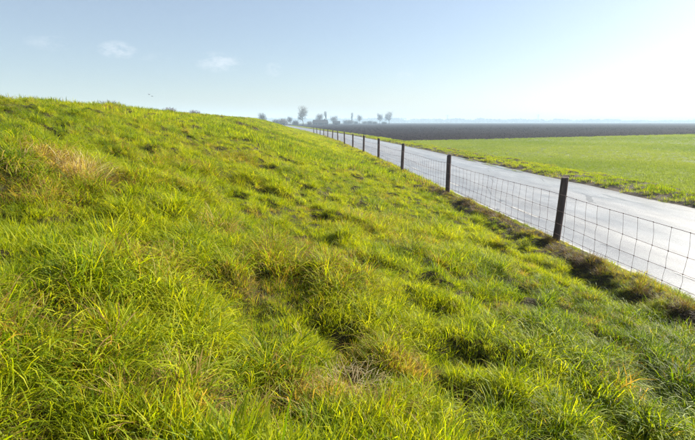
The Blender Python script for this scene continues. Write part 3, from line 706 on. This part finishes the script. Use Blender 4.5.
# ------------------------------------------------------------------ farm, car, pylons
def box(x0, x1, y0, y1, z0, z1):
    V = [(x0, y0, z0), (x1, y0, z0), (x1, y1, z0), (x0, y1, z0), (x0, y0, z1), (x1, y0, z1), (x1, y1, z1), (x0, y1, z1)]
    return [Vector(v) for v in V], [(0, 3, 2, 1), (4, 5, 6, 7), (0, 1, 5, 4), (1, 2, 6, 5), (2, 3, 7, 6), (3, 0, 4, 7)]
def house(label, bz, y_, Lx, D, eave, ridge, wall_mat, rz, windows, chimney=True, name='farmhouse'):
    e = empty(name, (math.tan(R(bz)) * y_, y_, -.3), rz, label=label, category='building')
    V, F = box(-Lx / 2, Lx / 2, -D / 2, D / 2, 0, eave)
    n0 = len(V); V += [Vector((-Lx / 2, 0, ridge - .15)), Vector((Lx / 2, 0, ridge - .15))]; F += [(4, 7, n0), (5, n0 + 1, 6)]
    F = [f for f in F if f != (4, 5, 6, 7)]
    mesh_obj('wall', V, F, wall_mat, e)
    o_ = .35; V = []; F = []
    for s in (-1, 1):
        ey = s * (D / 2 + o_); ez = eave - (ridge - eave) * o_ / (D / 2)
        b0 = len(V); V += [Vector((-Lx / 2 - .3, ey, ez)), Vector((Lx / 2 + .3, ey, ez)), Vector((Lx / 2 + .3, 0, ridge)), Vector((-Lx / 2 - .3, 0, ridge)), Vector((-Lx / 2 - .3, ey, ez + .18)), Vector((Lx / 2 + .3, ey, ez + .18)), Vector((Lx / 2 + .3, 0, ridge + .18)), Vector((-Lx / 2 - .3, 0, ridge + .18))]
        F += [tuple(i + b0 for i in f) for f in [(0, 3, 2, 1), (4, 5, 6, 7), (0, 1, 5, 4), (1, 2, 6, 5), (2, 3, 7, 6), (3, 0, 4, 7)]]
    rf = mesh_obj('roof', V, F, M_roof, e)
    if chimney: mesh_obj('chimney', *box(Lx * .28, Lx * .28 + .7, -.35, .35, ridge - .5, ridge + .9), M_brick, rf)
    for wx in windows:
        w = mesh_obj('window', *box(wx - .55, wx + .55, -D / 2 - .05, -D / 2 + .02, eave * .35, eave * .85), M_render, e)
        mesh_obj('pane', *box(wx - .45, wx + .45, -D / 2 - .07, -D / 2 - .052, eave * .35 + .1, eave * .85 - .1), M_glass, w)
    mesh_obj('door', *box(-.5, .5, -D / 2 - .05, -D / 2 + .02, .02, eave * .82), M_wood, e)
    return e
house('low farmhouse with a long dark roof under bare trees on the horizon', 2.8, 372, 11, 6.5, 1.9, 4.1, M_brick, .12, (-5, -2.6, 2.6, 5))
house('small barn right of the farmhouse under a low wide tree', 4.75, 385, 5.5, 5, 1.6, 3.2, M_brick, -.1, (-2, 2), False, 'barn')

def lathe_wheel(e, x_, y_, r_, w_):
    V, F = tube([(x_ - w_ / 2, y_, r_), (x_ - w_ / 2 + .03, y_, r_), (x_ + w_ / 2 - .03, y_, r_), (x_ + w_ / 2, y_, r_)], [r_ * .9, r_, r_, r_ * .9], 16)
    w = mesh_obj('wheel', V, F, M_tyre, e); s = 1 if x_ > 0 else -1
    V, F = tube([(x_ + s * w_ * .4, y_, r_), (x_ + s * (w_ / 2 + .01), y_, r_)], [r_ * .62, r_ * .55], 12); mesh_obj('rim', V, F, M_steel, w)
M_tyre = make_plain('tyre_rubber', [(.4, (.012, .012, .012)), (.6, (.025, .025, .025))], 5, .8, None)
M_carpaint = make_plain('dark_car_paint', [(.4, (.012, .014, .02)), (.6, (.016, .018, .026))], 2, .25, None, 2, .6)
M_lamp = make_plain('headlamp_lens', [(.4, (.75, .75, .75)), (.6, (.85, .85, .85))], 5, .15, None)
cy_ = 300.; car = empty('car', (7.0 + float(shift(cy_)), cy_, .03), .06, label='small dark car far away on the road by the bend', category='car')
side = [(-2.05, .32), (-2.1, .62), (-1.95, .82), (-1.05, .95), (-.35, 1.42), (.95, 1.45), (1.75, 1.0), (2.05, .92), (2.1, .5), (2.0, .30)]
V = []; 
for s in (-1, 1):
    for (yy, zz) in side: V.append(Vector((s * (.86 if zz < 1.1 else .66), yy, zz)))
ns = len(side); F = [tuple(range(ns)), tuple(range(2 * ns - 1, ns - 1, -1))] + [(k, k + ns, (k + 1) % ns + ns, (k + 1) % ns) for k in range(ns)]
mesh_obj('body', V, [f[::-1] for f in F], M_carpaint, car)
for pts in ([(-1.0, .99), (-.40, 1.38)], [(1.70, 1.04), (1.0, 1.41)]):
    (ya, za), (yb, zb) = pts; s = -1 if ya < 0 else 1; d = .012 * s
    mesh_obj('window', [Vector((-.74, ya + d, za + .012)), Vector((.74, ya + d, za + .012)), Vector((.62, yb + d, zb + .012)), Vector((-.62, yb + d, zb + .012)), Vector((-.74, ya, za - .02)), Vector((.74, ya, za - .02)), Vector((.62, yb, zb - .02)), Vector((-.62, yb, zb - .02))], [(0, 1, 2, 3), (7, 6, 5, 4), (0, 4, 5, 1), (1, 5, 6, 2), (2, 6, 7, 3), (3, 7, 4, 0)], M_glass, car)
for s in (-1, 1):
    for yy in (-1.3, 1.3): lathe_wheel(car, s * .78, yy, .32, .2)
    V, F = tube([(s * .6, -2.0, .66), (s * .6, -2.11, .66)], [.14, .13], 10); mesh_obj('headlight', V, F, M_lamp, car)

def pylon(label, bz, y_, H, arm):
    e = empty('power_pylon', (math.tan(R(bz)) * y_, y_, -.3), .25, label=label, category='pylon', group='power pylons in the far haze')
    w0, w1 = H * .09, H * .018
    for sx_ in (-1, 1):
        for sy_ in (-1, 1): mesh_obj('leg', *tube([(sx_ * w0, sy_ * w0, 0), (sx_ * w1 * 1.6, sy_ * w1 * 1.6, H * .6), (sx_ * w1 * .5, sy_ * w1 * .5, H)], [.28, .24, .18], 4), M_steel, e)
    br_ = []
    for k in range(7):
        z0, z1 = H * k / 7.5, H * (k + 1) / 7.5
        def ww(z_): return w0 + (w1 * 1.6 - w0) * min(z_ / (H * .6), 1) - (w1 * 1.1) * max(0, (z_ - H * .6) / (H * .4))
        for sy_ in (-1, 1):
            br_.append(tube([(-ww(z0), sy_ * ww(z0), z0), (ww(z1), sy_ * ww(z1), z1)], [.12, .12], 4)); br_.append(tube([(ww(z0), sy_ * ww(z0), z0), (-ww(z1), sy_ * ww(z1), z1)], [.12, .12], 4))
    mesh_obj('bracing', *merge(br_), M_steel, e)
    for zz, aw in ((H * .93, arm), (H * .78, arm * .72)):
        mesh_obj('crossarm', *merge([tube([(-aw / 2, 0, zz), (0, 0, zz - .3), (aw / 2, 0, zz)], [.16, .45, .16], 4), tube([(-aw / 2, 0, zz), (0, 0, zz + H * .05), (aw / 2, 0, zz)], [.12, .16, .12], 4)]), M_steel, e)
pylon('left power pylon faint in the haze above the ploughed field', 18.0, 1350, 23, 17)
pylon('right power pylon faint in the haze beyond the green field', 28.0, 1300, 24, 15)

# ------------------------------------------------------------------ far wood on the skyline (one mass)
rw = np.random.default_rng(3); V = []; Q = []
nclump = 1500
bz = rw.uniform(-6, 48, nclump); yy = rw.uniform(1500, 2700, nclump)
hh_ = 4 + 12 * vnoise(bz * 1.1, yy * .002, 201) ** 1.3 + 5 * vnoise(bz * 4.1, yy * .002, 202)
hh_ *= np.clip(1.15 - .012 * bz, .6, 1.2)
nb = 26; tot = nclump * nb
cx_ = np.repeat(np.tan(np.radians(bz)) * yy, nb) + rw.normal(0, 9, tot); cy2 = np.repeat(yy, nb) + rw.normal(0, 9, tot); cz_ = -.3 + np.repeat(hh_, nb) * rw.uniform(0, 1, tot) ** .8
sz = rw.uniform(1.4, 3.6, tot); th = rw.uniform(0, 3.14, tot); tl = rw.normal(0, .5, tot)
ax = np.stack([np.cos(th), np.sin(th), 0 * th], -1) * sz[:, None]; az_ = np.stack([-np.sin(th) * np.sin(tl), np.cos(th) * np.sin(tl), np.cos(tl)], -1) * (sz * .7)[:, None]
C = np.stack([cx_, cy2, cz_], -1); V = np.stack([C - ax - az_ * .6, C + ax * .9 - az_ * .8, C + ax * .7 + az_, C - ax * .8 + az_ * .7], 1).reshape(-1, 3)
link('distant_wood', fast_mesh('distant_wood', V, np.arange(tot * 4).reshape(-1, 4), None, [M_hedge]), kind='stuff', label='hazy line of far woods along the whole skyline', category='woodland')

# ------------------------------------------------------------------ two birds over the crest
def bird(label, loc, rz, flap):
    e = empty('bird', loc, rz, label=label, category='bird', group='birds above the dike'); e.scale = (.42, .42, .42)
    V, F = tube([(0, -.26, 0), (0, -.2, .01), (0, -.08, .02), (0, .06, .02), (0, .15, .03), (0, .19, .045), (0, .24, .045), (0, .29, .035)], [.02, .03, .055, .06, .045, .042, .034, .004], 8); mesh_obj('body', V, F, M_bird, e, True)
    for s in (-1, 1):
        V = []; 
        for (x_, ya, yb, z_) in ((0.03, .08, -.08, .03), (.18, .12, -.07, .03 + .18 * flap), (.33, .09, -.06, .03 + .26 * flap), (.46, .0, -.05, .03 + .24 * flap)):
            for dz in (.008, -.008): V += [Vector((s * x_, ya, z_ + dz)), Vector((s * x_, yb, z_ + dz))]
        F = []
        for k in range(3):
            a_ = 4 * k; b_ = a_ + 4; F += [(a_, a_ + 1, b_ + 1, b_), (a_ + 2, b_ + 2, b_ + 3, a_ + 3), (a_, b_, b_ + 2, a_ + 2), (a_ + 1, a_ + 3, b_ + 3, b_ + 1)]
        F += [(12, 13, 15, 14)]
        mesh_obj('wing', V, F, M_bird, e)
    mesh_obj('tail', [Vector(v) for v in ((-.02, -.22, .004), (.02, -.22, .004), (.05, -.36, .0), (-.05, -.36, .0), (-.02, -.22, .016), (.02, -.22, .016), (.05, -.36, .008), (-.05, -.36, .008))], [(0, 3, 2, 1), (4, 5, 6, 7), (0, 1, 5, 4), (1, 2, 6, 5), (2, 3, 7, 6), (3, 0, 4, 7)], M_bird, e)
def at_dir(bz, el, y_): return (math.tan(R(bz)) * y_, y_, CAMZ + math.hypot(math.tan(R(bz)) * y_, y_) * math.tan(R(el)))
bird('upper left one of two dark birds flying over the dike crest', at_dir(-16.4, 2.95, 55), .9, .5)
bird('lower right one of two dark birds flying over the dike crest', at_dir(-16.12, 2.78, 57), 1.2, -.3)

# ------------------------------------------------------------------ haze
M_haze = bpy.data.materials.new('haze_air'); M_haze.use_nodes = True; t = M_haze.node_tree; t.nodes.clear()
pv = N(t, 'ShaderNodeVolumePrincipled'); pv.inputs['Color'].default_value = (.62, .81, 1.0, 1); pv.inputs['Density'].default_value = .00078; pv.inputs['Anisotropy'].default_value = 0.0
mo = N(t, 'ShaderNodeOutputMaterial'); L(t, pv.outputs[0], mo.inputs['Volume'])
o = mesh_obj('haze', *box(-6700, 6700, -6700, 6700, -1.4, 26), M_haze); o['kind'] = 'stuff'
o['label'] = 'pale blue haze over the far fields'; o['category'] = 'haze'
